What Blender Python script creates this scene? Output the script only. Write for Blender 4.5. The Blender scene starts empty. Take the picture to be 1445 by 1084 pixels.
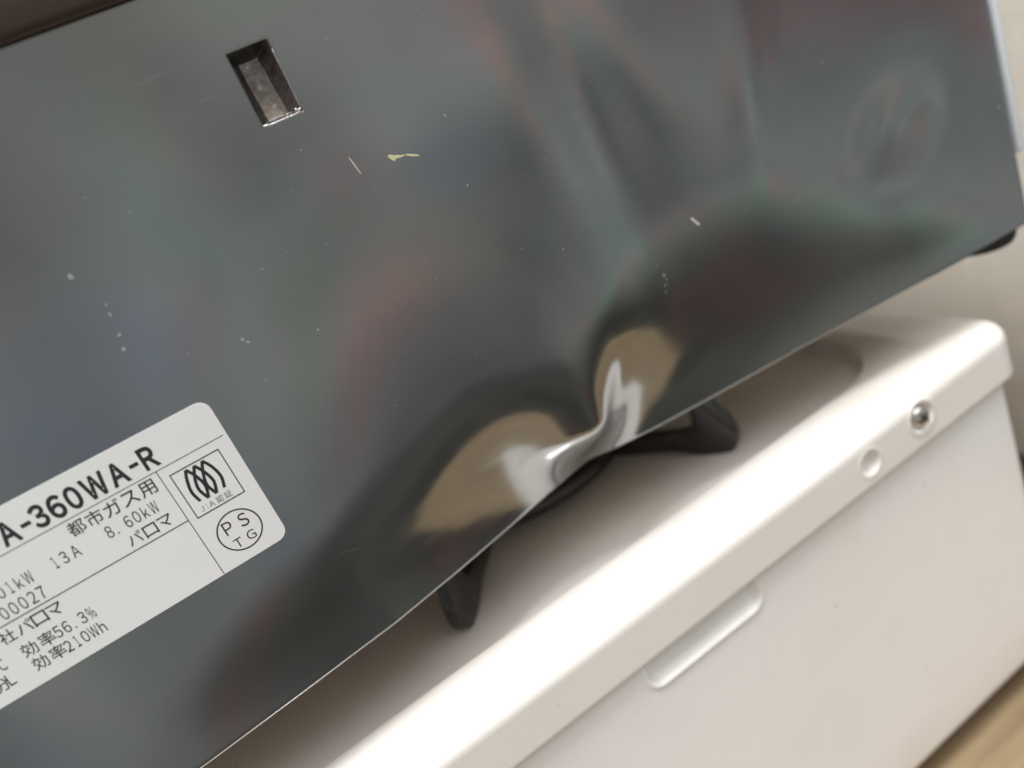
import bpy, bmesh, math, random
from mathutils import Vector, Matrix, noise

S = bpy.context.scene
COL = S.collection
TABLE = 195.0                     # panel bottom edge stands 195 mm above the tabletop


def V(x, y, z):                   # millimetres (z from the panel's bottom edge) -> metres above the tabletop
    return Vector((x / 1000.0, y / 1000.0, (z + TABLE) / 1000.0))


# ------------------------------------------------------------------ camera
cam = bpy.data.cameras.new("camera")
cam_o = bpy.data.objects.new("camera", cam)
COL.objects.link(cam_o)
right = Vector((0.83109138, -0.3898504, -0.3966154))
down = Vector((-0.48689962, -0.16545666, -0.85764378))
fwd = Vector((0.26873011, 0.90589224, -0.32732762))
m = Matrix((right, -down, -fwd)).transposed().to_4x4()
m.translation = V(0, -193.75, 118)
cam_o.matrix_world = m
cam.sensor_width = 36.0
cam.lens = 36.0 * 1085 / 1445
cam.clip_start = 0.005
cam.clip_end = 50
cam.dof.use_dof = True
cam.dof.focus_distance = 0.198
cam.dof.aperture_fstop = 5.9
S.camera = cam_o

# ------------------------------------------------------------------ world: unseen room, its brightness by height shaped for fill and reflections
W = bpy.data.worlds.new("World")
S.world = W
W.use_nodes = True
nt = W.node_tree
N, L = nt.nodes, nt.links
bg = N["Background"]
tc = N.new("ShaderNodeTexCoord")
sep = N.new("ShaderNodeSeparateXYZ")
L.new(tc.outputs["Generated"], sep.inputs[0])
mr = N.new("ShaderNodeMapRange")
mr.inputs[1].default_value = -1
mr.inputs[2].default_value = 1
L.new(sep.outputs[2], mr.inputs[0])
ramp = N.new("ShaderNodeValToRGB")
el = ramp.color_ramp.elements
el[0].position = 0.0
el[0].color = (0.11, 0.11, 0.098, 1)
el[1].position = 1.0
el[1].color = (0.62, 0.60, 0.56, 1)
for p, c in ((0.13, (0.085, 0.086, 0.074)), (0.22, (0.115, 0.118, 0.108)), (0.28, (0.30, 0.315, 0.318)), (0.40, (0.32, 0.348, 0.357)),
             (0.56, (0.335, 0.348, 0.348)), (0.67, (0.42, 0.395, 0.35)), (0.79, (0.78, 0.71, 0.62)), (0.88, (2.3, 2.28, 2.25))):
    e = el.new(p)
    e.color = (*c, 1)
el[len(el) - 1].color = (3.2, 3.18, 3.14, 1)  # overhead glow added to brighten the front faces
L.new(mr.outputs[0], ramp.inputs[0])


def wnoise(off, scale, detail, lo, hi, a, b, stretch=1.0):
    mp = N.new("ShaderNodeMapping")
    mp.inputs["Location"].default_value = off
    mp.inputs["Scale"].default_value = (1.0, 1.0, stretch)
    L.new(tc.outputs["Generated"], mp.inputs[0])
    n = N.new("ShaderNodeTexNoise")
    n.inputs["Scale"].default_value = scale
    n.inputs["Detail"].default_value = detail
    n.inputs["Roughness"].default_value = 0.55
    L.new(mp.outputs[0], n.inputs["Vector"])
    r = N.new("ShaderNodeMapRange")
    for i, v in enumerate((lo, hi, a, b)):
        r.inputs[i + 1].default_value = v
    L.new(n.outputs["Fac"], r.inputs[0])
    return r.outputs[0]


def wmix(kind, fac, a, b):
    n = N.new("ShaderNodeMix")
    n.data_type = 'RGBA'
    n.blend_type = kind
    if isinstance(fac, float):
        n.inputs[0].default_value = fac
    else:
        L.new(fac, n.inputs[0])
    L.new(a, n.inputs[6])
    if isinstance(b, tuple):
        n.inputs[7].default_value = (*b, 1)
    else:
        L.new(b, n.inputs[7])
    return n.outputs[2]


# noise tints for unseen room clutter: light, dark and coloured patches, for soft reflections
colr = wmix('MULTIPLY', 1.0, ramp.outputs[0], wnoise((3, 1, 7), 3.8, 2, 0.33, 0.68, 0.55, 1.45, 0.6))
for off, sc_, tint in (((1, 5, 2), 4.6, (1.7, 0.78, 0.78)), ((8, 2, 4), 5.2, (0.75, 0.92, 1.25)), ((4, 9, 6), 5.5, (0.72, 1.12, 0.80)), ((6, 3, 9), 3.6, (1.35, 1.15, 0.92))):
    m_ = wnoise(off, sc_ * 1.3, 1.2, 0.57, 0.69, 0.0, 0.5, 0.45)
    colr = wmix('MULTIPLY', m_, colr, tint)
L.new(colr, bg.inputs[0])
bg.inputs[1].default_value = 1.0


def area(name, loc, target, size, power, color):
    d = bpy.data.lights.new(name, 'AREA')
    d.shape = 'RECTANGLE'
    d.size, d.size_y = size
    d.energy = power
    d.color = color
    o = bpy.data.objects.new(name, d)
    COL.objects.link(o)
    o.location = loc
    o.rotation_euler = (Vector(target) - Vector(loc)).to_track_quat('-Z', 'Y').to_euler()
    return o


area("ceiling_lamp", (-0.10, -0.03, 1.75), (0.1, -0.02, 0.15), (0.9, 0.11), 50, (1.0, 0.99, 0.975))

S.view_settings.view_transform = 'Standard'
S.view_settings.look = 'None'
S.view_settings.exposure = 0.12
S.view_settings.gamma = 1
S.view_settings.use_curve_mapping = False
S.render.engine = 'CYCLES'
S.cycles.max_bounces = 10
S.cycles.use_denoising = True


# ------------------------------------------------------------------ materials
def mat(name, color, rough=0.5, metal=0.0, coat=0.0, spec=0.5):
    mt = bpy.data.materials.new(name)
    mt.use_nodes = True
    b = mt.node_tree.nodes["Principled BSDF"]
    b.inputs["Base Color"].default_value = (*color, 1)
    b.inputs["Roughness"].default_value = rough
    b.inputs["Metallic"].default_value = metal
    b.inputs["Coat Weight"].default_value = coat
    b.inputs["Specular IOR Level"].default_value = spec
    return mt


def coords(mt):
    n = mt.node_tree.nodes.new("ShaderNodeTexCoord")
    return n.outputs["Object"]


def noise_node(mt, scale, detail=3, rough=0.6, vec=None):
    n = mt.node_tree.nodes.new("ShaderNodeTexNoise")
    n.inputs["Scale"].default_value = scale
    n.inputs["Detail"].default_value = detail
    n.inputs["Roughness"].default_value = rough
    mt.node_tree.links.new(vec or coords(mt), n.inputs["Vector"])
    return n.outputs["Fac"]


def ramp_node(mt, src, stops):
    n = mt.node_tree.nodes.new("ShaderNodeValToRGB")
    e = n.color_ramp.elements
    e[0].position, e[0].color = stops[0][0], (*stops[0][1], 1)
    e[1].position, e[1].color = stops[-1][0], (*stops[-1][1], 1)
    for p, c in stops[1:-1]:
        q = e.new(p)
        q.color = (*c, 1)
    mt.node_tree.links.new(src, n.inputs[0])
    return n.outputs[0]


def map_node(mt, src, a, b, c, d):
    n = mt.node_tree.nodes.new("ShaderNodeMapRange")
    for i, v in enumerate((a, b, c, d)):
        n.inputs[i + 1].default_value = v
    mt.node_tree.links.new(src, n.inputs[0])
    return n.outputs[0]


def bsdf(mt):
    return mt.node_tree.nodes["Principled BSDF"]


def bump(mt, src, strength, dist):
    n = mt.node_tree.nodes.new("ShaderNodeBump")
    n.inputs["Strength"].default_value = strength
    n.inputs["Distance"].default_value = dist
    mt.node_tree.links.new(src, n.inputs["Height"])
    mt.node_tree.links.new(n.outputs[0], bsdf(mt).inputs["Normal"])


def mixc(mt, fac, a, b):
    n = mt.node_tree.nodes.new("ShaderNodeMix")
    n.data_type = 'RGBA'
    lk = mt.node_tree.links
    lk.new(fac, n.inputs[0]) if not isinstance(fac, float) else setattr(n.inputs[0], 'default_value', fac)
    for v, i in ((a, 6), (b, 7)):
        if isinstance(v, tuple):
            n.inputs[i].default_value = (*v, 1)
        else:
            lk.new(v, n.inputs[i])
    return n.outputs[2]


def math_node(mt, op, a, b):
    n = mt.node_tree.nodes.new("ShaderNodeMath")
    n.operation = op
    for i, v in enumerate((a, b)):
        if isinstance(v, (int, float)):
            n.inputs[i].default_value = v
        else:
            mt.node_tree.links.new(v, n.inputs[i])
    return n.outputs[0]


def make_panel_mat():
    mt = mat("dark_coated_steel", (0.42, 0.42, 0.42), 0.13, 0.92)
    lk = mt.node_tree.links
    b = bsdf(mt)
    # sparse pale dust specks, clustered
    vo = mt.node_tree.nodes.new("ShaderNodeTexVoronoi")
    vo.inputs["Scale"].default_value = 210
    lk.new(coords(mt), vo.inputs["Vector"])
    sepc = mt.node_tree.nodes.new("ShaderNodeSeparateColor")
    lk.new(vo.outputs["Color"], sepc.inputs[0])
    pick = math_node(mt, 'GREATER_THAN', sepc.outputs[0], 0.84)
    size = map_node(mt, sepc.outputs[1], 0.0, 1.0, 0.02, 0.085)
    dot = math_node(mt, 'LESS_THAN', vo.outputs["Distance"], size)
    clus = map_node(mt, noise_node(mt, 16, 2), 0.47, 0.62, 0.0, 1.0)
    speck = math_node(mt, 'MULTIPLY', math_node(mt, 'MULTIPLY', pick, dot), clus)
    hazy = noise_node(mt, 9, 4, 0.65)
    film = map_node(mt, hazy, 0.35, 0.75, 0.0, 0.35)
    c1 = mixc(mt, film, (0.275, 0.28, 0.28), (0.36, 0.36, 0.352))
    c2 = mixc(mt, speck, c1, (0.55, 0.55, 0.52))
    lk.new(c2, b.inputs["Base Color"])
    r = map_node(mt, noise_node(mt, 24, 5, 0.7), 0.3, 0.75, 0.075, 0.155)
    r2 = math_node(mt, 'ADD', r, math_node(mt, 'MULTIPLY', speck, 0.5))
    mp = mt.node_tree.nodes.new("ShaderNodeMapping")
    mp.inputs["Scale"].default_value = (14.0, 14.0, 420.0)
    lk.new(coords(mt), mp.inputs[0])
    grain = map_node(mt, noise_node(mt, 1.0, 3, 0.6, mp.outputs[0]), 0.3, 0.7, -0.025, 0.03)
    smear = map_node(mt, noise_node(mt, 6.5, 6, 0.7), 0.52, 0.75, 0.0, 0.09)
    r2 = math_node(mt, 'ADD', r2, math_node(mt, 'ADD', grain, smear))
    lk.new(r2, b.inputs["Roughness"])
    lk.new(math_node(mt, 'SUBTRACT', 0.93, math_node(mt, 'MULTIPLY', speck, 0.8)), b.inputs["Metallic"])
    bump(mt, noise_node(mt, 2600, 2), 0.05, 0.00006)
    return mt


M = {}
M['panel'] = make_panel_mat()
M['slot'] = mat("worn_coated_steel", (0.36, 0.36, 0.36), 0.22, 0.9)
_f = noise_node(M['slot'], 700, 4)
M['slot'].node_tree.links.new(ramp_node(M['slot'], _f, [(0.3, (0.15, 0.125, 0.11)), (0.66, (0.27, 0.265, 0.265)), (0.74, (0.65, 0.65, 0.65))]),
                              bsdf(M['slot']).inputs["Base Color"])
bump(M['slot'], _f, 0.2, 0.0001)
M['bare'] = mat("bare_worn_metal", (0.72, 0.72, 0.70), 0.35, 0.85)
bump(M['bare'], noise_node(M['bare'], 1500, 3), 0.5, 0.0002)
M['dark'] = mat("black_painted_steel", (0.018, 0.018, 0.018), 0.45)
M['warmbase'] = mat("tan_bounce_steel", (0.46, 0.37, 0.28), 0.5, 0.3)  # tan put on the unseen base to throw warm light onto the pan
M['rubber'] = mat("black_rubber", (0.014, 0.014, 0.015), 0.65)
M['topglass'] = mat("dark_brown_top", (0.035, 0.020, 0.013), 0.42)
M['iron'] = mat("black_enamelled_iron", (0.012, 0.011, 0.011), 0.22, coat=0.3)
bump(M['iron'], noise_node(M['iron'], 500, 3), 0.25, 0.0003)
M['paper'] = mat("white_sticker", (0.8, 0.8, 0.8), 0.38)
M['paper'].node_tree.links.new(ramp_node(M['paper'], noise_node(M['paper'], 30, 4), [(0.3, (0.76, 0.785, 0.785)), (0.7, (0.80, 0.81, 0.83))]),
                               bsdf(M['paper']).inputs["Base Color"])
M['ink'] = mat("black_ink", (0.022, 0.020, 0.022), 0.45)
M['greyink'] = mat("grey_ink", (0.16, 0.16, 0.17), 0.45)
M['enamel'] = mat("white_enamel", (0.76, 0.735, 0.70), 0.16, coat=0.6)
_n = noise_node(M['enamel'], 14, 5)
M['enamel'].node_tree.links.new(ramp_node(M['enamel'], _n, [(0.28, (0.74, 0.71, 0.665)), (0.5, (0.77, 0.748, 0.712)), (0.72, (0.79, 0.772, 0.742))]),
                                bsdf(M['enamel']).inputs["Base Color"])
bump(M['enamel'], noise_node(M['enamel'], 160, 2), 0.06, 0.0004)
M['paint'] = mat("white_painted_steel", (0.74, 0.735, 0.715), 0.32)
M['paint'].node_tree.links.new(ramp_node(M['paint'], noise_node(M['paint'], 11, 5), [(0.28, (0.74, 0.73, 0.705)), (0.5, (0.785, 0.785, 0.775)), (0.72, (0.79, 0.78, 0.785))]),
                               bsdf(M['paint']).inputs["Base Color"])
bump(M['paint'], noise_node(M['paint'], 900, 2), 0.08, 0.0002)
for _k in ('enamel', 'paint'):           # sparse small grime dots and faint handling smudges
    _m = M[_k]
    _vo = _m.node_tree.nodes.new("ShaderNodeTexVoronoi")
    _vo.inputs["Scale"].default_value = 75
    _m.node_tree.links.new(coords(_m), _vo.inputs["Vector"])
    _sc = _m.node_tree.nodes.new("ShaderNodeSeparateColor")
    _m.node_tree.links.new(_vo.outputs["Color"], _sc.inputs[0])
    _d = math_node(_m, 'MULTIPLY', math_node(_m, 'GREATER_THAN', _sc.outputs[0], 0.86),
                   math_node(_m, 'LESS_THAN', _vo.outputs["Distance"], map_node(_m, _sc.outputs[1], 0, 1, 0.01, 0.055)))
    _sm = map_node(_m, noise_node(_m, 22, 6, 0.7), 0.56, 0.78, 0.0, 0.16)
    _src = bsdf(_m).inputs["Base Color"].links[0].from_socket
    _c = mixc(_m, _sm, _src, (0.52, 0.46, 0.38))
    _c = mixc(_m, math_node(_m, 'MULTIPLY', _d, 0.6), _c, (0.22, 0.17, 0.12))
    _m.node_tree.links.new(_c, bsdf(_m).inputs["Base Color"])
for _k, _lo, _hi in (('enamel', 0.13, 0.30), ('paint', 0.26, 0.46)):
    M[_k].node_tree.links.new(map_node(M[_k], noise_node(M[_k], 38, 6, 0.72), 0.38, 0.72, _lo, _hi), bsdf(M[_k]).inputs["Roughness"])
M['screw'] = mat("nickel_plated_steel", (0.60, 0.58, 0.54), 0.22, 1.0)
bump(M['screw'], noise_node(M['screw'], 900, 3), 0.25, 0.0002)
M['yellow'] = mat("pale_yellow_paint_fleck", (0.62, 0.62, 0.36), 0.6)
M['chip'] = mat("pale_chip", (0.62, 0.62, 0.60), 0.55)
M['wall'] = mat("off_white_wallpaper", (0.60, 0.56, 0.49), 0.8)
_w = noise_node(M['wall'], 60, 5)
M['wall'].node_tree.links.new(ramp_node(M['wall'], _w, [(0.3, (0.56, 0.525, 0.465)), (0.7, (0.62, 0.585, 0.52))]),
                              bsdf(M['wall']).inputs["Base Color"])
bump(M['wall'], noise_node(M['wall'], 500, 3), 0.3, 0.0006)
M['darkbrown'] = mat("dark_brown", (0.055, 0.026, 0.016), 0.45)


def make_wood():
    mt = mat("tan_wood", (0.42, 0.30, 0.19), 0.5)
    lk = mt.node_tree.links
    mp = mt.node_tree.nodes.new("ShaderNodeMapping")
    mp.inputs["Scale"].default_value = (1.0, 9.0, 9.0)
    lk.new(coords(mt), mp.inputs[0])
    g = noise_node(mt, 9, 6, 0.65, mp.outputs[0])
    lk.new(ramp_node(mt, g, [(0.30, (0.105, 0.070, 0.038)), (0.48, (0.185, 0.133, 0.074)), (0.72, (0.25, 0.188, 0.110))]),
           bsdf(mt).inputs["Base Color"])
    bump(mt, g, 0.15, 0.0006)
    return mt


M['wood'] = make_wood()


# ------------------------------------------------------------------ helpers
def link(name, me, material, parent=None, smooth=True):
    if material:
        me.materials.append(material)
    if smooth:
        for p in me.polygons:
            p.use_smooth = True
    o = bpy.data.objects.new(name, me)
    COL.objects.link(o)
    if parent:
        o.parent = parent
        o.matrix_parent_inverse = parent.matrix_world.inverted()
    return o


def mesh(name, verts, faces, material, parent=None, smooth=True):
    me = bpy.data.meshes.new(name)
    me.from_pydata([tuple(v) for v in verts], [], faces)
    me.validate()
    me.update()
    return link(name, me, material, parent, smooth)


def recalc(o):
    bm = bmesh.new()
    bm.from_mesh(o.data)
    bmesh.ops.recalc_face_normals(bm, faces=bm.faces)
    bm.to_mesh(o.data)
    bm.free()
    return o


def sharp(o, deg=35):
    o.data.set_sharp_from_angle(angle=math.radians(deg))
    return o


def empty(name, loc, label, cat, group=None):
    o = bpy.data.objects.new(name, None)
    COL.objects.link(o)
    o.location = loc
    o.empty_display_size = 0.05
    o['label'] = label
    o['category'] = cat
    if group:
        o['group'] = group
    bpy.context.view_layer.update()
    return o


def box(name, a, b, material, parent=None, bev=1.0, seg=2):
    bm = bmesh.new()
    bmesh.ops.create_cube(bm, size=1)
    A, B = V(*a), V(*b)
    for v in bm.verts:
        v.co = Vector([A[i] + (v.co[i] + 0.5) * (B[i] - A[i]) for i in range(3)])
    if bev:
        bmesh.ops.bevel(bm, geom=bm.edges[:], offset=bev / 1000, segments=seg, affect='EDGES', profile=0.5)
    me = bpy.data.meshes.new(name)
    bm.to_mesh(me)
    bm.free()
    return sharp(link(name, me, material, parent))


def interp(x, pts):
    """smooth monotone-ish interpolation through (x, y) pairs"""
    if x <= pts[0][0]:
        return pts[0][1]
    for (a, ya), (b, yb) in zip(pts, pts[1:]):
        if x <= b:
            t = (x - a) / (b - a)
            return ya + (yb - ya) * t
    return pts[-1][1]


def lathe(name, profile, centre, material, parent=None, n=48, axis='Z'):
    vs, fs = [], []
    k = len(profile)
    for i in range(n):
        a = 2 * math.pi * i / n
        for r, h in profile:
            if axis == 'Z':
                vs.append(V(centre[0] + r * math.cos(a), centre[1] + r * math.sin(a), centre[2] + h))
            else:                      # axis along -Y (facing the camera side)
                vs.append(V(centre[0] + r * math.cos(a), centre[1] - h, centre[2] + r * math.sin(a)))
    for i in range(n):
        j = (i + 1) % n
        for q in range(k - 1):
            fs.append((i * k + q, j * k + q, j * k + q + 1, i * k + q + 1))
    o = mesh(name, vs, fs, material, parent)
    bm = bmesh.new()
    bm.from_mesh(o.data)
    bmesh.ops.remove_doubles(bm, verts=bm.verts, dist=1e-6)
    bmesh.ops.recalc_face_normals(bm, faces=bm.faces)
    bm.to_mesh(o.data)
    bm.free()
    for p in o.data.polygons:
        p.use_smooth = True
    return sharp(o, 40)


# ------------------------------------------------------------------ setting: tabletop and wall
t = box("tabletop", (-520, -135, -TABLE - 28), (345, 640, -TABLE), M['wood'], None, 3, 3)
t['kind'] = 'structure'
w_ = box("wall", (345, 30, -TABLE - 350), (385, 1000, 700), M['wall'], None, 0)
w_['kind'] = 'structure'
sk = box("wall_foot_strip", (331, 30.5, -TABLE + 0.6), (344.5, 999, -TABLE + 17), M['darkbrown'], None, 2.0)  # low dark brown strip along the foot of the wall
sk['kind'] = 'structure'


# ------------------------------------------------------------------ the dented side panel: y displacement in mm
EDGE = [(-70, 0.0), (-60, 0.3), (-34, 3.4), (-2, 7.6), (22, 12.9), (49, 20.0), (66, 24.8), (75, 27.4), (80, 28.3), (83.5, 27.0),
        (89, 24.6), (105, 21.4), (124, 18.4), (167, 13.2), (215, 6.2), (247, 1.2), (262, 0.0)]
RIDGE = [(-70, 22), (-44, 27), (-19, 30), (10, 36), (30, 40), (46, 43), (60, 41), (72, 38), (80, 38), (90, 42), (100, 47), (110, 57), (125, 60), (142, 60),
         (165, 58), (182, 55), (204, 42), (215, 34), (240, 26), (262, 20)]
KNEE = [(-70, 0.5), (20, 0.42), (60, 0.40), (80, 0.4), (92, 0.35), (108, 0.5), (262, 0.6)]
SHARE = [(-70, 0.72), (0, 0.58), (15, 0.38), (25, 0.39), (33, 0.47), (46, 0.44), (58, 0.33), (65, 0.33), (72, 0.44), (80, 0.44), (88, 0.56), (93, 0.64), (99, 0.46), (105, 0.35), (112, 0.36), (140, 0.44), (262, 0.5)]
LOW = [(-70, 0.3), (10, 0.46), (30, 0.50), (50, 0.48), (62, 0.40), (72, 0.3), (84, 0.24), (100, 0.3)]
KINK = [(54, 0.0), (62, 3.5), (70, 10.5), (78, 15.5), (82, 14.5), (88, 8.5), (95, 2.5), (101, 0.0)]


def smooth_tab(tab, r):
    """table of a gaussian-smoothed polyline, read back by linear lookup"""
    step, x0, x1 = 0.5, -210.0, 300.0
    ks = [(k / 16.0 * r, math.exp(-(k / 8.8) ** 2)) for k in range(-16, 17)]
    ws = sum(w for _, w in ks)
    lut = []
    for i in range(int((x1 - x0) / step) + 2):
        x = x0 + i * step
        lut.append(sum(w * interp(x + d, tab) for d, w in ks) / ws)

    def f(x):
        q = (min(max(x, x0), x1) - x0) / step
        i = int(q)
        return lut[i] + (lut[i + 1] - lut[i]) * (q - i)
    return f


edge_soft = smooth_tab(EDGE, 14)
edge_hard = smooth_tab(EDGE, 2.2)
ridge_f = smooth_tab(RIDGE, 9)
knee_f = smooth_tab(KNEE, 10)
low_f = smooth_tab(LOW, 8)
share_f = smooth_tab(SHARE, 8)
kink_f = smooth_tab(KINK, 5)
_bow = [(x, (edge_soft(x) - kink_f(x)) * (1 - share_f(x))) for x in range(-90, 290, 4)]
bow_f = smooth_tab(_bow, 46)


def g2(x, z, cx, cz, sx, sz, rot=0.0):
    dx, dz = x - cx, z - cz
    c, s = math.cos(rot), math.sin(rot)
    a, b = dx * c + dz * s, -dx * s + dz * c
    return math.exp(-(a / sx) ** 2 - (b / sz) ** 2)


def panel_y(x, z):
    h = ridge_f(x)
    q = min(1.0, max(0.0, z) / (1.25 * h))
    A1, A2 = low_f(x), knee_f(x)
    mx = 1.0 / (1 - A1 / 2 - A2 / 2)          # trapezoid slope: flat at the rolled edge, even flank, round knee
    if q < A1:
        dsp = mx * q * q / (2 * A1)
    elif q < 1 - A2:
        dsp = mx * (A1 / 2 + q - A1)
    else:
        dsp = 1 - mx * (1 - q) ** 2 / (2 * A2)
    f = 1 - dsp
    k = min(1.0, max(0.0, z) / 16.0)
    e = edge_hard(x) * (1 - k) + edge_soft(x) * k
    # part of the push is spread far up the sheet as a broad bow
    sh = share_f(x)
    qb = min(1.0, max(0.0, z) / 135.0)
    ek = kink_f(x)                            # the tight crimp right at the kinked edge
    qk = min(1.0, max(0.0, z) / 19.0)
    y = ek * (1 - qk) ** 2 * (1 + 1.2 * qk)
    kb = min(1.0, max(0.0, z) / 48.0)
    kb = kb * kb * (3 - 2 * kb)
    bow = (e - ek) * (1 - sh) * (1 - kb) + bow_f(x) * kb
    y += (e - ek) * sh * f + bow * (1 - qb) ** 2 * (1 + 0.9 * qb)
    # shallow oil-canning of the thin sheet
    fade = min(1.0, max(0.0, (x + 5) / 60.0))
    y += 0.55 * fade * noise.noise(Vector((x / 75.0, z / 90.0, 3.1)))
    y += 0.10 * noise.noise(Vector((x / 60.0, z / 60.0, 9.7)))
    y += 2.6 * g2(x, z, 216, 56, 20, 14, 0.5)
    y += 1.2 * g2(x, z, 112, 95, 12, 48, 0.12)
    y -= 0.8 * g2(x, z, 165, 95, 9, 34, -0.15)
    y -= 0.7 * g2(x, z, 150, 70, 22, 30, -0.3)
    # the crease that runs up from the kink
    cxn = 80 + (z - 5) * 0.62
    y += 0.5 * math.exp(-((x - cxn) / 4.5) ** 2) * max(0.0, 1 - abs(z - 16) / 24.0)
    return y


SLOT = (28.9, 39.2, 133.3, 150.6)


def frange(a, b, s):
    n = max(1, int(round((b - a) / s)))
    return [a + (b - a) * i / n for i in range(n)]


def build_panel(parent):
    xs = frange(-200, -70, 5) + frange(-70, SLOT[0], 1.2) + frange(SLOT[0], SLOT[1], 1.1) + frange(SLOT[1], 64, 1.1) + \
        frange(64, 112, 0.6) + frange(112, 264.9, 1.1)
    cols = [(x, 0.0, None) for x in xs]
    R = 2.5
    for i in range(0, 9):            # rounded vertical corner into the end face
        a = i / 8 * math.pi / 2
        cols.append((264.9 + R * math.sin(a), R * (1 - math.cos(a)), 264.9))
    for yy in (8, 20, 60, 200, 560):
        cols.append((267.4, yy, 264.9))
    zs = frange(0.8, 60, 0.9) + frange(60, 90, 1.5) + frange(90, SLOT[2], 2.5) + frange(SLOT[2], SLOT[3], 1.6) + frange(SLOT[3], 166.5, 2.6) + [166.5]
    rows = []
    # return flange + rolled bottom edge, then the face
    for zz, inn in ((1.0, 7.0), (0.5, 2.5), (0.14, 0.7), (0.03, 0.28), (0.12, 0.07)):
        rows.append((zz, inn))
    rows += [(z, 0.0) for z in zs]
    verts, faces = [], []
    for (z, inn) in rows:
        for (x, dy, xb) in cols:
            py = panel_y(xb if xb else x, z)
            if xb:
                fade = max(0, 1 - dy / 30)
                if dy >= R:
                    verts.append(V(x - inn, dy + py * fade, z))
                else:
                    a = math.asin(min(1, (x - 264.9) / R))
                    verts.append(V(x - inn * math.sin(a), dy + py + inn * math.cos(a), z))
            else:
                verts.append(V(x, py + inn, z))
    nc = len(cols)
    for r in range(len(rows) - 1):
        for c in range(nc - 1):
            z0, z1 = rows[r][0], rows[r + 1][0]
            if rows[r][1] == 0 and z0 > SLOT[2] - 0.2 and z1 < SLOT[3] + 0.2 and cols[c][0] > SLOT[0] - 0.2 and cols[c + 1][0] < SLOT[1] + 0.2 and not cols[c][2]:
                continue
            a = r * nc + c
            faces.append((a, a + 1, a + nc + 1, a + nc))
    return mesh("side_panel", verts, faces, M['panel'], parent)


def rect_loop(x0, x1, z0, z1, r, n=5):
    pts = []
    for cx, cz, a0 in ((x1 - r, z0 + r, -90), (x1 - r, z1 - r, 0), (x0 + r, z1 - r, 90), (x0 + r, z0 + r, 180)):
        for i in range(n + 1):
            a = math.radians(a0 + 90 * i / n)
            pts.append((cx + r * math.cos(a), cz + r * math.sin(a)))
    return pts


stove = empty("gas_stove", V(30, 250, 0), "dark grey metal gas stove with dented glossy side panel and white rating sticker", "stove")
panel = build_panel(stove)


def build_slot(parent):
    x0, x1, z0, z1 = SLOT
    # loops from the panel surface inwards: (inset, depth)
    prof = [(-0.35, -0.02), (0.0, 0.12), (0.25, 0.45), (1.2, 2.4), (2.3, 4.2), (2.6, 4.4)]
    verts, faces = [], []
    n = None
    for i, (ins, dep) in enumerate(prof):
        r = 0.25 if i < 3 else 0.5
        lp = rect_loop(x0 + ins * 0.95, x1 - ins * 1.25, z0 + ins * 0.45, z1 - ins * 0.9, r, 3)
        n = len(lp)
        for (x, z) in lp:
            k = (z - z0) / (z1 - z0)
            verts.append(V(x, panel_y(x, z) + dep * (0.7 + 0.8 * k) + noise.noise(Vector((x, z, i))) * 0.12 * (i > 1), z))
    for i in range(len(prof) - 1):
        for j in range(n):
            k = (j + 1) % n
            faces.append((i * n + j, i * n + k, (i + 1) * n + k, (i + 1) * n + j))
    base = (len(prof) - 1) * n
    faces.append(tuple(base + j for j in range(n)))
    o = recalc(mesh("pressed_slot", verts, faces, M['slot'], parent))
    o['label'] = "small rectangular pocket pressed into the panel, its lower rim worn bright"
    sharp(o, 50)
    # worn rim: a thin bare-metal bead along the bottom and right edge
    def bead(pts, rad, nm):
        vs, fs = [], []
        seg = 8
        for i, (x, z) in enumerate(pts):
            a, b = pts[max(0, i - 1)], pts[min(len(pts) - 1, i + 1)]
            tx, tz = b[0] - a[0], b[1] - a[1]
            l = math.hypot(tx, tz)
            nx, nz_ = -tz / l, tx / l
            rr = rad * (0.65 + 0.7 * abs(noise.noise(Vector((x * 1.3, z * 1.3, 2)))) * 1.6) * (0.35 if i in (0, len(pts) - 1) else 1)
            for s in range(seg):
                ang = 2 * math.pi * s / seg
                vs.append(V(x + nx * rr * math.cos(ang), panel_y(x, z) + 0.12 + rr * 0.6 * math.sin(ang), z + nz_ * rr * math.cos(ang)))
        for i in range(len(pts) - 1):
            for s in range(seg):
                q = (s + 1) % seg
                fs.append((i * seg + s, i * seg + q, (i + 1) * seg + q, (i + 1) * seg + s))
        fs.append(tuple(range(seg)))
        fs.append(tuple((len(pts) - 1) * seg + s for s in range(seg)))
        return recalc(mesh(nm, vs, fs, M['bare'], o))
    bead([(x0 + 0.2 + i * (x1 - x0 - 0.6) / 14, z0 + 0.15) for i in range(15)], 0.17, "worn_rim")
    bead([(x1 - 0.15, z0 + 0.5 + i * 0.95) for i in range(16)], 0.10, "worn_rim")
    bead([(x1 - 1.7 + i * 0.18, z0 + 0.75 + 0.25 * math.sin(i)) for i in range(9)], 0.30, "worn_corner")
    bead([(x0 + 0.1 + i * 0.2, z0 + 0.35) for i in range(8)], 0.30, "worn_corner")
    return o


build_slot(stove)


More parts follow.
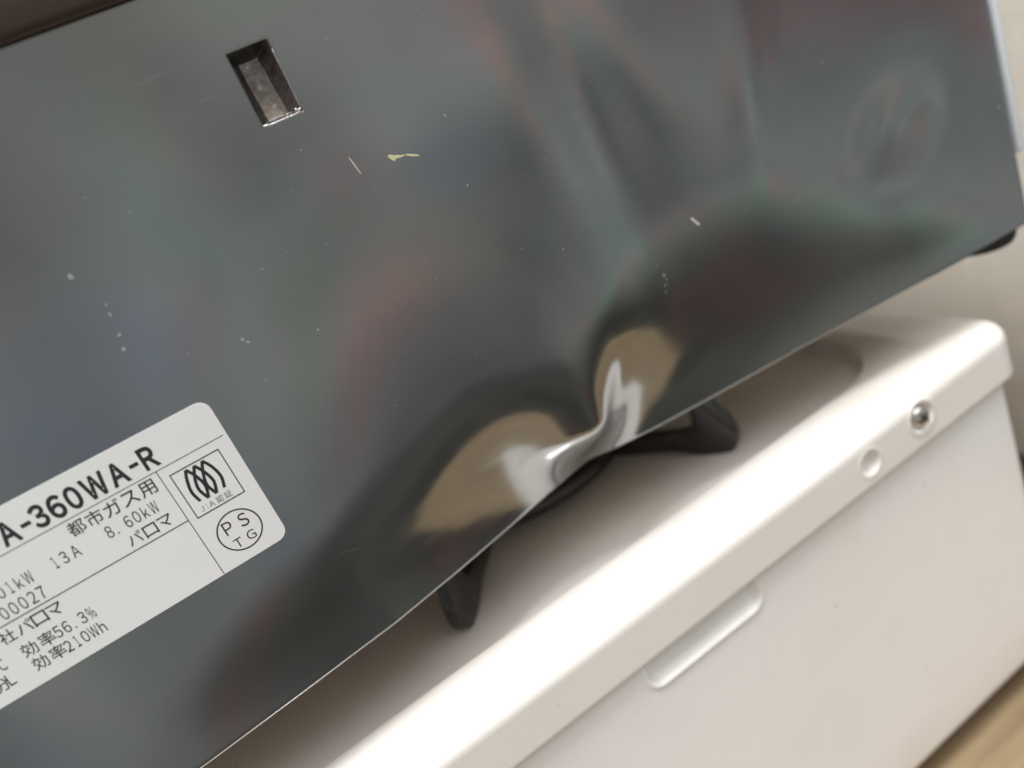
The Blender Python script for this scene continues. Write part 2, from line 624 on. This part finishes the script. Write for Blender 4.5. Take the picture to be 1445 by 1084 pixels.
# hidden carcass: top plate, back shell, base plate, rubber feet
M['edgestrip'] = mat("pale_blue_strip", (0.78, 0.84, 0.90), 0.3, 0.0, coat=0.4)
box("edge_strip", (267.6, -0.6, 26), (270.2, 9, 166), M['edgestrip'], stove, 0.8)  # narrow pale bluish strip along the panel's right vertical edge
box("top_plate", (-204, -1.2, 166.7), (271, 566, 184), M['topglass'], stove, 2.5, 3)
box("base_plate", (-196, 36, 1.2), (262, 556, 3.2), M['warmbase'], stove, 0.4)
box("rear_shell", (-200, 556, 2), (264, 560.5, 166), M['dark'], stove, 0.5)
foot_prof = [(0, 0.4), (11.0, 0.4), (12.0, -1.0), (12.2, -3.6), (11.2, -5.6), (8.5, -6.6), (0, -6.9)]
for fx, fy in ((257, 14), (257, 530), (-186, 14), (-186, 530)):
    lathe("rubber_foot", foot_prof, (fx, fy, 0.6), M['rubber'], stove, 32)

# ------------------------------------------------------------------ rating sticker with its print
LX0, LX1, LZ0, LZ1 = -112.0, -13.3, 42.7, 84.1


def surf(x, z, lift):
    return V(x, panel_y(x, z) - lift, z)


def build_label():
    lp = rect_loop(LX0, LX1, LZ0, LZ1, 3.0, 8)
    cx, cz = (LX0 + LX1) / 2, (LZ0 + LZ1) / 2
    bm = bmesh.new()
    nx, nz_ = 50, 22
    verts, faces = [], []
    # dense grid clipped to the rounded outline by pulling the border onto the loop
    r = 3.0
    def clampc(x, z):
        ix, iz = min(max(x, LX0 + r), LX1 - r), min(max(z, LZ0 + r), LZ1 - r)
        dx, dz = x - ix, z - iz
        if dx and dz:
            mx = max(abs(dx), abs(dz))
            l = math.hypot(dx, dz)
            return ix + dx / l * mx, iz + dz / l * mx
        return x, z
    xs = [LX0, LX0 + 0.6, LX0 + 1.2, LX0 + 1.8, LX0 + 2.4] + [LX0 + r + (LX1 - LX0 - 2 * r) * i / nx for i in range(nx + 1)] + [LX1 - 2.4, LX1 - 1.8, LX1 - 1.2, LX1 - 0.6, LX1]
    zs = [LZ0, LZ0 + 0.6, LZ0 + 1.2, LZ0 + 1.8, LZ0 + 2.4] + [LZ0 + r + (LZ1 - LZ0 - 2 * r) * i / nz_ for i in range(nz_ + 1)] + [LZ1 - 2.4, LZ1 - 1.8, LZ1 - 1.2, LZ1 - 0.6, LZ1]
    bm.free()
    for lift in (0.12,):
        for z in zs:
            for x in xs:
                a, b = clampc(x, z)
                verts.append(surf(a, b, lift))
    n = len(xs)
    for j in range(len(zs) - 1):
        for i in range(n - 1):
            faces.append((j * n + i, j * n + i + 1, (j + 1) * n + i + 1, (j + 1) * n + i))
    border = [i for i in range(n)] + [j * n + n - 1 for j in range(1, len(zs))] + [(len(zs) - 1) * n + i for i in range(n - 2, -1, -1)] + [j * n for j in range(len(zs) - 2, 0, -1)]
    base = len(verts)
    for bidx in border:
        i, j = bidx % n, bidx // n
        a, b = clampc(xs[i], zs[j])
        verts.append(surf(a, b, 0.005))
    for q in range(len(border)):
        k = (q + 1) % len(border)
        faces.append((border[q], border[k], base + k, base + q))
    o = sharp(mesh("rating_label", verts, faces, M['paper'], stove), 25)
    o['label'] = "white rating sticker printed with model number, gas type and marks"
    return o


label = build_label()

_glyphs = {}


def glyph(ch, bold):
    key = (ch, bold)
    if key not in _glyphs:
        cu = bpy.data.curves.new("glyph", 'FONT')
        cu.body = ch
        cu.resolution_u = 4
        cu.offset = bold
        ob = bpy.data.objects.new("glyph", cu)
        COL.objects.link(ob)
        bpy.context.view_layer.update()
        me = bpy.data.meshes.new_from_object(ob.evaluated_get(bpy.context.evaluated_depsgraph_get()))
        vs = [(v.co.x, v.co.y) for v in me.vertices]
        fs = [tuple(p.vertices) for p in me.polygons]
        bpy.data.objects.remove(ob)
        bpy.data.curves.remove(cu)
        bpy.data.meshes.remove(me)
        _glyphs[key] = (vs, fs)
    return _glyphs[key]


def wide(c):
    return chr(ord(c) + 0xFEE0) if 33 <= ord(c) <= 126 else c


def printed(name, items, ink='ink', bold=0.0):
    """items: (char, centre x, centre z, width, height); width None keeps the character's own shape in an em of that height"""
    verts, faces = [], []
    for ch, cx, cz, w, h in items:
        gv, gf = glyph(wide(ch), bold)
        x0, x1 = min(v[0] for v in gv), max(v[0] for v in gv)
        y0, y1 = min(v[1] for v in gv), max(v[1] for v in gv)
        base = len(verts)
        if w is None:
            sx = sy = h / max(x1 - x0, y1 - y0, 0.75)
        else:
            sx, sy = w / (x1 - x0), h / (y1 - y0)
        for (x, y) in gv:
            px = cx + (x - (x0 + x1) / 2) * sx
            pz = cz + (y - (y0 + y1) / 2) * sy
            verts.append(surf(px, pz, 0.15))
        faces += [tuple(base + i for i in f) for f in gf]
    return mesh(name, verts, faces, M[ink], label, smooth=False)


def ribbon(name, lines, ink='ink', parent=None, lift=0.145):
    verts, faces = [], []
    for pts, w in lines:
        closed = pts[0] == pts[-1]
        for i, (x, z) in enumerate(pts):
            if closed:
                a, b = pts[i - 1 if i else -2], pts[i + 1 if i < len(pts) - 1 else 1]
            else:
                a, b = pts[max(0, i - 1)], pts[min(len(pts) - 1, i + 1)]
            tx, tz = b[0] - a[0], b[1] - a[1]
            l = math.hypot(tx, tz)
            ww = w[i] if isinstance(w, list) else w
            nx, nz_ = -tz / l * ww / 2, tx / l * ww / 2
            verts += [surf(x + nx, z + nz_, lift), surf(x - nx, z - nz_, lift)]
        b0 = len(verts) - 2 * len(pts)
        for i in range(len(pts) - 1):
            faces.append((b0 + 2 * i, b0 + 2 * i + 1, b0 + 2 * i + 3, b0 + 2 * i + 2))
    return mesh(name, verts, faces, M[ink], parent or label, smooth=False)


def spl(p, n=10):
    out = []
    for i in range(len(p) - 1):
        p0, p1, p2, p3 = p[max(0, i - 1)], p[i], p[i + 1], p[min(len(p) - 1, i + 2)]
        for k in range(n):
            t = k / n
            out.append(tuple(0.5 * ((2 * p1[q]) + (-p0[q] + p2[q]) * t + (2 * p0[q] - 5 * p1[q] + 4 * p2[q] - p3[q]) * t * t +
                                    (-p0[q] + 3 * p1[q] - 3 * p2[q] + p3[q]) * t ** 3) for q in (0, 1)))
    out.append(p[-1])
    return out


def seg(a, b, w, n=12):
    return ([(a[0] + (b[0] - a[0]) * i / n, a[1] + (b[1] - a[1]) * i / n) for i in range(n + 1)], w)


zc, hh = 78.0, 5.7
printed("model_number_print", [('A', -63.6, zc, 4.0, hh), ('3', -56.6, zc, 3.3, hh + 0.1), ('6', -52.7, zc, 3.4, hh + 0.1), ('0', -48.75, zc, 3.3, hh + 0.1),
                               ('W', -43.7, zc, 5.4, hh), ('A', -38.4, zc, 4.1, hh), ('R', -30.9, zc, 3.6, hh)], bold=0.036)
ribbon("hyphen_print", [seg((-60.8, 77.75), (-58.6, 77.75), 0.95, 2)])
ribbon("hyphen_print", [seg((-35.5, 77.95), (-33.4, 77.95), 0.95, 2)])
printed("gas_type_print", [(c, x, 71.5, None, 3.75) for c, x in zip("都市ガス用", (-51.8, -47.6, -43.4, -39.1, -34.8))], bold=0.005)


def half(items, z, h=3.05, w=1.5):
    out = []
    for c, x in items:
        if c == '.':
            out.append((c, x - 0.3, z - h / 2 + 0.2, 0.42, 0.42))
        elif c == 'W':
            out.append((c, x, z, w * 1.22, h))
        elif c == '1':
            out.append((c, x, z, w * 0.55, h))
        elif c in 'kh':
            out.append((c, x, z, w * 0.9, h))
        elif c == '%':
            out.append((c, x, z, w * 1.1, h))
        elif c == 'A':
            out.append((c, x, z, w * 1.2, h))
        else:
            out.append((c, x, z, w, h))
    return out


printed("heat_rate_print", half(list(zip("8.60kW", (-46.8, -44.9, -42.3, -40.2, -38.1, -36.0))), 66.8), bold=0.003)
printed("maker_print", [(c, x, z, None, 3.3) for c, x, z in zip("パロマ", (-43.1, -39.3, -35.6), (62.4, 62.3, 62.4))], bold=0.003)
printed("gas_group_print", half(list(zip("13A", (-59.7, -57.5, -54.9))), 66.75), bold=0.003)
printed("input_print", half(list(zip("01kW", (-72.0, -69.9, -67.9, -65.8))), 66.8), bold=0.003)
printed("serial_print", half(list(zip("00027", (-74.0, -71.85, -69.7, -67.55, -65.5))), 62.15, 3.2), bold=0.003)
printed("company_print", [(c, x, 57.0, None, 3.4) for c, x in zip("社パロマ", (-76.4, -72.5, -69.0, -65.5))], bold=0.004)
printed("efficiency_print", [(c, x, 51.8, None, 3.5) for c, x in zip("効率", (-74.5, -70.4))] + half(list(zip("56.3%", (-67.8, -65.8, -63.9, -62.0, -60.0))), 51.9), bold=0.004)
printed("consumption_print", [(c, x, 47.6, None, 3.5) for c, x in zip("効率", (-74.4, -70.35))] + half(list(zip("210Wh", (-67.9, -65.9, -63.9, -61.9, -59.9))), 47.5), bold=0.004)
printed("unit_print", half([('C', -80.8)], 51.8) + [('分', -83.4, 47.5, None, 3.4)] + half([('L', -81.3)], 47.7), bold=0.004)
ribbon("ruled_line", [seg((LX0 + 1, 74.1), (-14.2, 74.1), 0.19, 60)])
ribbon("ruled_line", [seg((LX0 + 1, 59.65), (-31.3, 59.65), 0.26, 50)])
ribbon("ruled_line", [seg((-31.25, LZ0 + 0.1), (-31.25, 74.0), 0.2, 12)])
bx = (-29.2, -16.9, 58.9, 71.6)
ribbon("mark_frame_print", [seg((bx[0] - 0.13, bx[2]), (bx[1] + 0.13, bx[2]), 0.3), seg((bx[1], bx[2]), (bx[1], bx[3]), 0.26), seg((bx[1] + 0.13, bx[3]), (bx[0] - 0.13, bx[3]), 0.3),
                            seg((bx[0], bx[3]), (bx[0], bx[2]), 0.26)], lift=0.142)
fl = [[(-25.6, 71.0), (-26.55, 68.6), (-27.15, 65.4), (-26.6, 62.4)], [(-25.6, 71.0), (-24.35, 68.4), (-23.75, 65.2), (-24.6, 62.1)],
      [(-23.5, 70.9), (-24.9, 67.9), (-25.45, 65.0), (-24.6, 62.1)], [(-23.5, 70.9), (-22.25, 68.3), (-21.6, 65.2), (-22.5, 62.1)],
      [(-21.4, 71.0), (-22.75, 67.9), (-23.35, 65.0), (-22.5, 62.1)], [(-21.4, 71.0), (-20.2, 68.6), (-19.6, 65.4), (-20.3, 62.4)]]
for k, f_ in enumerate(fl):
    ribbon("flame_mark_print", [(spl(f_), 0.74)], lift=0.146 + 0.002 * k)
printed("mark_caption_print", [('J', -27.2, 60.4, 0.8, 1.35), ('I', -25.95, 60.4, 0.18, 1.35), ('A', -24.75, 60.4, 1.3, 1.35), ('認', -22.6, 60.45, None, 1.75), ('証', -20.45, 60.45, None, 1.75)],
        ink='greyink', bold=0.003)
ribbon("circle_mark_print", [([(-22.6 + 5.35 * math.cos(2 * math.pi * i / 72), 50.85 + 5.35 * math.sin(2 * math.pi * i / 72)) for i in range(72)] + [(-22.6 + 5.35, 50.85)], 0.36)])
printed("circle_letters_print", [('P', -24.75, 52.75, 2.2, 3.5), ('S', -20.7, 52.7, 2.3, 3.6), ('T', -24.5, 48.0, 2.1, 2.5), ('G', -20.95, 48.2, 2.2, 2.5)], bold=0.004)


# flecks and chips on the panel
def fleck(name, pts, material, lift=0.03):
    c = (sum(p[0] for p in pts) / len(pts), sum(p[1] for p in pts) / len(pts))
    vs = [surf(c[0], c[1], lift + 0.03)] + [surf(x, z, lift) for x, z in pts]
    n = len(pts)
    return mesh(name, vs, [(0, 1 + i, 1 + (i + 1) % n) for i in range(n)], material, stove)


fleck("paint_fleck", [(53.0, 116.2), (53.6, 116.5), (54.6, 115.9), (56.2, 115.2), (57.2, 115.05), (57.3, 114.7), (56.0, 114.7), (54.9, 114.9), (54.3, 114.5), (53.7, 115.0)], M['yellow'])
fleck("paint_fleck", [(57.6, 114.95), (59.2, 114.3), (60.6, 113.5), (60.7, 113.1), (59.0, 113.7), (57.5, 114.6)], M['yellow'])
fleck("scratch_mark", [(44.0, 119.8), (44.25, 119.7), (44.75, 117.4), (45.15, 115.2), (44.95, 115.2), (44.5, 117.3)], M['chip'])
fleck("paint_chip", [(131.7, 63.3), (132.4, 63.5), (134.6, 60.5), (134.1, 59.9), (133.2, 60.9)], M['chip'])
rng = random.Random(5)


def spot(x, z, r, e=1.0):
    a0 = rng.random() * 3
    pts = []
    for i in range(7):
        a = a0 + i * 2 * math.pi / 7
        q = r * (0.6 + 0.7 * rng.random())
        pts.append((x + q * math.cos(a), z + q * e * math.sin(a)))
    fleck("dust_spot", pts, M['dust'])


M['dust'] = mat("grey_dust", (0.30, 0.32, 0.31), 0.8)
for x, z, r in ((-23.5, 121.4, 0.55), (-20.5, 112.9, 0.28), (-20.9, 110.6, 0.4), (-21.7, 105.8, 0.42), (-22.6, 102.6, 0.4), (1.1, 92.3, 0.55), (1.9, 91.2, 0.4),
                (18.0, 86.0, 0.3), (13.1, 105.1, 0.22), (118.5, 50.8, 0.5), (117.9, 47.6, 0.35), (117.6, 45.4, 0.3), (119.0, 49.3, 0.3), (88.7, 74.0, 0.3), (69.5, 101.5, 0.3)):
    spot(x, z, r, 1.2)
for i in range(46):
    x = rng.gauss(95, 42) if i % 2 else rng.uniform(-55, 230)
    z = rng.uniform(52, 150)
    if LX0 < x < LX1 + 4 and LZ0 - 3 < z < LZ1 + 3:
        continue
    if SLOT[0] - 2 < x < SLOT[1] + 2 and SLOT[2] - 2 < z < SLOT[3] + 2:
        continue
    spot(x, z, rng.uniform(0.10, 0.22), 1.0)


def hairline(x, z, ang, length, width):
    a = math.radians(ang)
    n = 6
    pts = [(x + math.cos(a) * length * i / n + 0.04 * rng.uniform(-1, 1), z + math.sin(a) * length * i / n + 0.04 * rng.uniform(-1, 1)) for i in range(n + 1)]
    wd = [width * (0.15 + math.sin(math.pi * (i + 0.3) / (n + 0.6)) * rng.uniform(0.6, 1)) for i in range(n + 1)]
    vs, fs = [], []
    for (px, pz), w in zip(pts, wd):
        vs += [surf(px - math.sin(a) * w, pz + math.cos(a) * w, 0.02), surf(px + math.sin(a) * w, pz - math.cos(a) * w, 0.02)]
    for i in range(n):
        fs.append((2 * i, 2 * i + 1, 2 * i + 3, 2 * i + 2))
    mesh("hairline_scratch", vs, fs, M['hair'], stove)


M['hair'] = mat("fine_scratch", (0.30, 0.31, 0.31), 0.4, 0.6)
for x, z, a_, ln, wd in ((46, 113, -75, 9, 0.05), (70, 103, -60, 6, 0.04), (84, 60, 20, 12, 0.04), (100, 78, -65, 7, 0.05), (16, 143, 8, 9, 0.04), (5, 151, 4, 14, 0.035), (118, 52, -80, 6, 0.06),
                         (60, 20, 24, 8, 0.05), (92, 16, 35, 6, 0.05), (84, 12, 60, 5, 0.06), (-5, 30, -20, 5, 0.05), (150, 88, -40, 9, 0.05), (30, 75, 65, 6, 0.04), (58, 96, -72, 14, 0.03)):
    hairline(x, z, a_, ln, wd)


# ------------------------------------------------------------------ white cooker underneath
YAW = math.atan(0.0347)
CY, SY = math.cos(YAW), math.sin(YAW)


def C(u, v, z):                     # cooker frame: u along its front, v back from the lip face
    x = u * CY - v * SY
    y = -9.9 + u * SY + v * CY
    return V(x, y, z)


NF = 540
U0, U1, V1 = -170.0, 248.5, 262.0
cooker = empty("gas_cooker", C((U0 + U1) / 2, V1 / 2, -TABLE), "white enamelled gas cooker with rounded top lip and a screw, under the dark stove", "cooker")


def rr(u0, u1, v0, v1, r, nf=NF, ns=50, nc=12):
    """rounded-rectangle loop starting front-left, running along the front, right, back, left"""
    pts = []
    for i in range(nf):
        pts.append((u0 + r + (u1 - u0 - 2 * r) * i / nf, v0))
    for i in range(nc):
        a = math.radians(-90 + 90 * i / nc)
        pts.append((u1 - r + r * math.cos(a), v0 + r + r * math.sin(a)))
    for i in range(ns):
        pts.append((u1, v0 + r + (v1 - v0 - 2 * r) * i / ns))
    for i in range(nc):
        a = math.radians(90 * i / nc)
        pts.append((u1 - r + r * math.cos(a), v1 - r + r * math.sin(a)))
    for i in range(ns):
        pts.append((u1 - r - (u1 - u0 - 2 * r) * i / ns, v1))
    for i in range(nc):
        a = math.radians(90 + 90 * i / nc)
        pts.append((u0 + r + r * math.cos(a), v1 - r + r * math.sin(a)))
    for i in range(ns):
        pts.append((u0, v1 - r - (v1 - v0 - 2 * r) * i / ns))
    for i in range(nc):
        a = math.radians(180 + 90 * i / nc)
        pts.append((u0 + r + r * math.cos(a), v0 + r + r * math.sin(a)))
    return pts


SCREW = (190.4, -40.6)
BOSS = (162.5, -43.0)
PAN_C = (82.5, 129.0)               # burner centre (u, v)


def dimple(u, z, c, r, d):
    q = math.hypot(u - c[0], z - c[1]) / r
    if q >= 1.35:
        return 0
    if q <= 1:
        base = d * (1 - q * q) ** 0.5 if d > 0 else d * (1 - q ** 4)
    else:
        base = 0
    return base


def build_top():
    loops = []
    RT = 6.5
    prof = [(3.2, -50.2), (1.2, -51.6), (0.5, -51.9), (0.12, -51.5)]
    zz = -50.8
    while zz < -30.3 - RT:
        prof.append((0.0, zz))
        zz += 0.75
    for i in range(0, 10):
        a = i / 9 * math.radians(82)
        prof.append((RT * (1 - math.cos(a)), -30.3 - RT + RT * math.sin(a)))
    for (ins, z) in prof:
        lp = rr(U0 + ins, U1 - ins, ins, V1 - ins, max(3.0, 12 - ins))
        row = []
        for i, (u, v) in enumerate(lp):
            dv = 0
            if i < NF and -51 < z < -33:
                dv = dimple(u, z, SCREW, 5.6, 1.9) + dimple(u, z, BOSS, 4.4, 2.0)
                dv -= 0.45 * math.exp(-((math.hypot(u - SCREW[0], z - SCREW[1]) - 5.9) / 0.9) ** 2)
                dv -= 0.30 * math.exp(-((math.hypot(u - BOSS[0], z - BOSS[1]) - 4.6) / 0.8) ** 2)
            row.append(C(u, v + dv, z))
        loops.append(row)
    # rim to recess outline, step, pan floor
    rec = (U0 + 30, U1 - 33, 24, V1 - 25, 34)
    a = rr(U0 + 12, U1 - 12, 12, V1 - 12, 9)
    b = rr(*rec)
    for t_, z in ((0.0, -30.25), (0.55, -29.8), (1.0, -29.8)):
        loops.append([C(p[0] + (q[0] - p[0]) * t_, p[1] + (q[1] - p[1]) * t_, z) for p, q in zip(a, b)])
    for ins, z in ((0.6, -30.0), (1.2, -30.7), (2.0, -32.6), (2.8, -34.2), (4.0, -34.9), (6, -35.1)):
        loops.append([C(u, v, z) for u, v in rr(rec[0] + ins, rec[1] - ins, rec[2] + ins, rec[3] - ins, rec[4] - ins)])
    inner = rr(rec[0] + 6, rec[1] - 6, rec[2] + 6, rec[3] - 6, rec[4] - 6)
    for t_, z in ((0.2, -35.1), (0.5, -35.1), (0.8, -35.2), (0.93, -35.2), (0.97, -34.0), (1.0, -32.0)):
        row = []
        for u, v in inner:
            dx, dy = u - PAN_C[0], v - PAN_C[1]
            l = math.hypot(dx, dy)
            tu, tv = PAN_C[0] + dx / l * 34, PAN_C[1] + dy / l * 34
            row.append(C(u + (tu - u) * t_, v + (tv - v) * t_, z))
        loops.append(row)
    n = len(loops[0])
    verts = [p for lp in loops for p in lp]
    faces = []
    for i in range(len(loops) - 1):
        for j in range(n):
            k = (j + 1) % n
            faces.append((i * n + j, i * n + k, (i + 1) * n + k, (i + 1) * n + j))
    o = recalc(mesh("top_cover", verts, faces, M['enamel'], cooker))
    o['label'] = "white enamel top cover with rounded lip and pressed pan"
    return o


build_top()


def build_body():
    """body shell below the lip with a finger notch pressed into the front"""
    NA, NB = 57.0, 103.5
    zrows = [-46.0] + [-52 - 0.6 * i for i in range(0, 26)] + [-70, -80, -100, -130, -160, -178, -180.6, -181.6, -182.0, -182.0]
    verts, faces = [], []
    n = 0
    for ri, z in enumerate(zrows):
        ins = 2.4
        if z <= -180:
            ins += {-180.6: 0.25, -181.6: 0.9}.get(z, 1.6)
        if ri == len(zrows) - 1:
            ins = 12
        lp = rr(U0 + ins + 1.5, U1 - ins - 5.0, ins, V1 - ins, 7)
        n = len(lp)
        for i, (u, v) in enumerate(lp):
            dv = 0.0
            if i < NF:
                # signed distance to the notch (rounded end box open at the top)
                du = max(NA + 4 - u, u - (NB - 4), 0)
                dz = max(-59.0 - z, 0)
                d = math.hypot(du, dz) - 4.0
                dv = 2.6 / (1 + math.exp(max(-30, min(30, d * 2.0))))
                dv -= 0.8 * math.exp(-((d - 1.4) / 1.0) ** 2)
            verts.append(C(u, v + dv, z))
    for i in range(len(zrows) - 1):
        for j in range(n):
            k = (j + 1) % n
            faces.append((i * n + j, i * n + k, (i + 1) * n + k, (i + 1) * n + j))
    o = recalc(mesh("body_shell", verts, faces, M['paint'], cooker))
    o['label'] = "white painted body with a finger notch under the lip"


build_body()

# screw in its dimple
sc = C(SCREW[0], 0.6, SCREW[1])
sx, sy, sz = sc.x * 1000, sc.y * 1000, SCREW[1]
scr = lathe("screw", [(0, 1.9), (1.2, 1.84), (2.4, 1.55), (3.3, 1.0), (3.9, 0.35), (4.05, -0.1), (4.0, -1.0), (0, -1.0)], (sx, sy, sz), M['screw'], cooker, 40, 'Y')
for ang in (35, 125):
    a = math.radians(ang)
    dx, dz = math.cos(a), math.sin(a)
    vs = []
    for s in (-1, 1):
        for q in (-1, 1):
            for yy in (2.0, 1.0):
                vs.append(V(sx + dx * 2.4 * s - dz * 0.5 * q, sy - yy, sz + dz * 2.4 * s + dx * 0.5 * q))
    recalc(mesh("cross_slot", vs, [(0, 2, 6, 4), (1, 3, 7, 5), (0, 1, 3, 2), (4, 5, 7, 6), (0, 1, 5, 4), (2, 3, 7, 6)], M['dark'], scr, smooth=False))

cf = [(0, 0), (10.5, 0), (11.2, 0.8), (10.2, 12.0), (9.2, 13.2), (0, 13.2)]
for u, v in ((205, 24), (U0 + 34, 24), (205, V1 - 24), (U0 + 34, V1 - 24)):
    p = C(u, v, 0)
    lathe("rubber_foot", cf, (p.x * 1000, p.y * 1000, -TABLE), M['rubber'], cooker, 28)

pc = C(PAN_C[0], PAN_C[1], 0)
PX, PY = pc.x * 1000, pc.y * 1000
lathe("burner", [(0, -31), (34.5, -31), (34.5, -25), (33, -23), (27, -21), (26, -14), (24, -12), (0, -11)], (PX, PY, 0), M['dark'], cooker, 48)

# ------------------------------------------------------------------ trivet standing in the pan
trivet = empty("trivet", V(PX, PY, -35.1), "black iron trivet with a ring and splayed prongs standing in the white pan", "trivet")
rv, rf = [], []
NR = 72
ringp = []
for k in range(14):
    a = 2 * math.pi * k / 14
    ringp.append((53 + 4.0 * math.cos(a), -27.0 + 4.0 * math.sin(a)))
for i in range(NR):
    a = 2 * math.pi * i / NR
    for r, z in ringp:
        rv.append(V(PX + r * math.cos(a), PY + r * math.sin(a), z))
for i in range(NR):
    j = (i + 1) % NR
    for k in range(14):
        q = (k + 1) % 14
        rf.append((i * 14 + k, j * 14 + k, j * 14 + q, i * 14 + q))
recalc(mesh("ring", rv, rf, M['iron'], trivet))

pr = spl([(45, -31.0), (58, -31.5), (74, -32.3), (84, -34.6), (92, -35.1), (98, -33.6), (101, -28), (99.5, -20), (95.5, -10), (92, -2), (89, 0.9), (85, 0.0), (83.5, -5),
          (85.5, -14), (84.5, -20.5), (80, -23.2), (64, -23.4), (45, -23.8)], 5)
pr = [(r + (7 if r > 60 else 7 * (r - 45) / 15), min(0.95, max(-35.1, z))) for r, z in pr]


def prong_mesh():
    bm = bmesh.new()
    th = 2.7
    f = [bm.verts.new((r / 1000, -th / 1000, z / 1000)) for r, z in pr]
    b = [bm.verts.new((r / 1000, th / 1000, z / 1000)) for r, z in pr]
    ff = bm.faces.new(f)
    fb = bm.faces.new(list(reversed(b)))
    n = len(pr)
    for i in range(n):
        j = (i + 1) % n
        bm.faces.new((f[j], f[i], b[i], b[j]))
    bmesh.ops.recalc_face_normals(bm, faces=bm.faces)
    ed = [e for e in bm.edges if (e.verts[0] in f and e.verts[1] in f) or (e.verts[0] in b and e.verts[1] in b)]
    bmesh.ops.bevel(bm, geom=ed, offset=0.0009, segments=2, affect='EDGES', profile=0.5, clamp_overlap=True)
    me = bpy.data.meshes.new("prong")
    bm.to_mesh(me)
    bm.free()
    me.materials.append(M['iron'])
    for p in me.polygons:
        p.use_smooth = True
    me.set_sharp_from_angle(angle=math.radians(40))
    return me


pm = prong_mesh()
for k in range(5):
    o = bpy.data.objects.new("prong", pm)
    COL.objects.link(o)
    o.location = (PX / 1000, PY / 1000, TABLE / 1000)
    o.rotation_euler = (0, 0, math.radians(-90 + 36 + 72 * k))
    o.parent = trivet
    bpy.context.view_layer.update()
    o.matrix_parent_inverse = trivet.matrix_world.inverted()
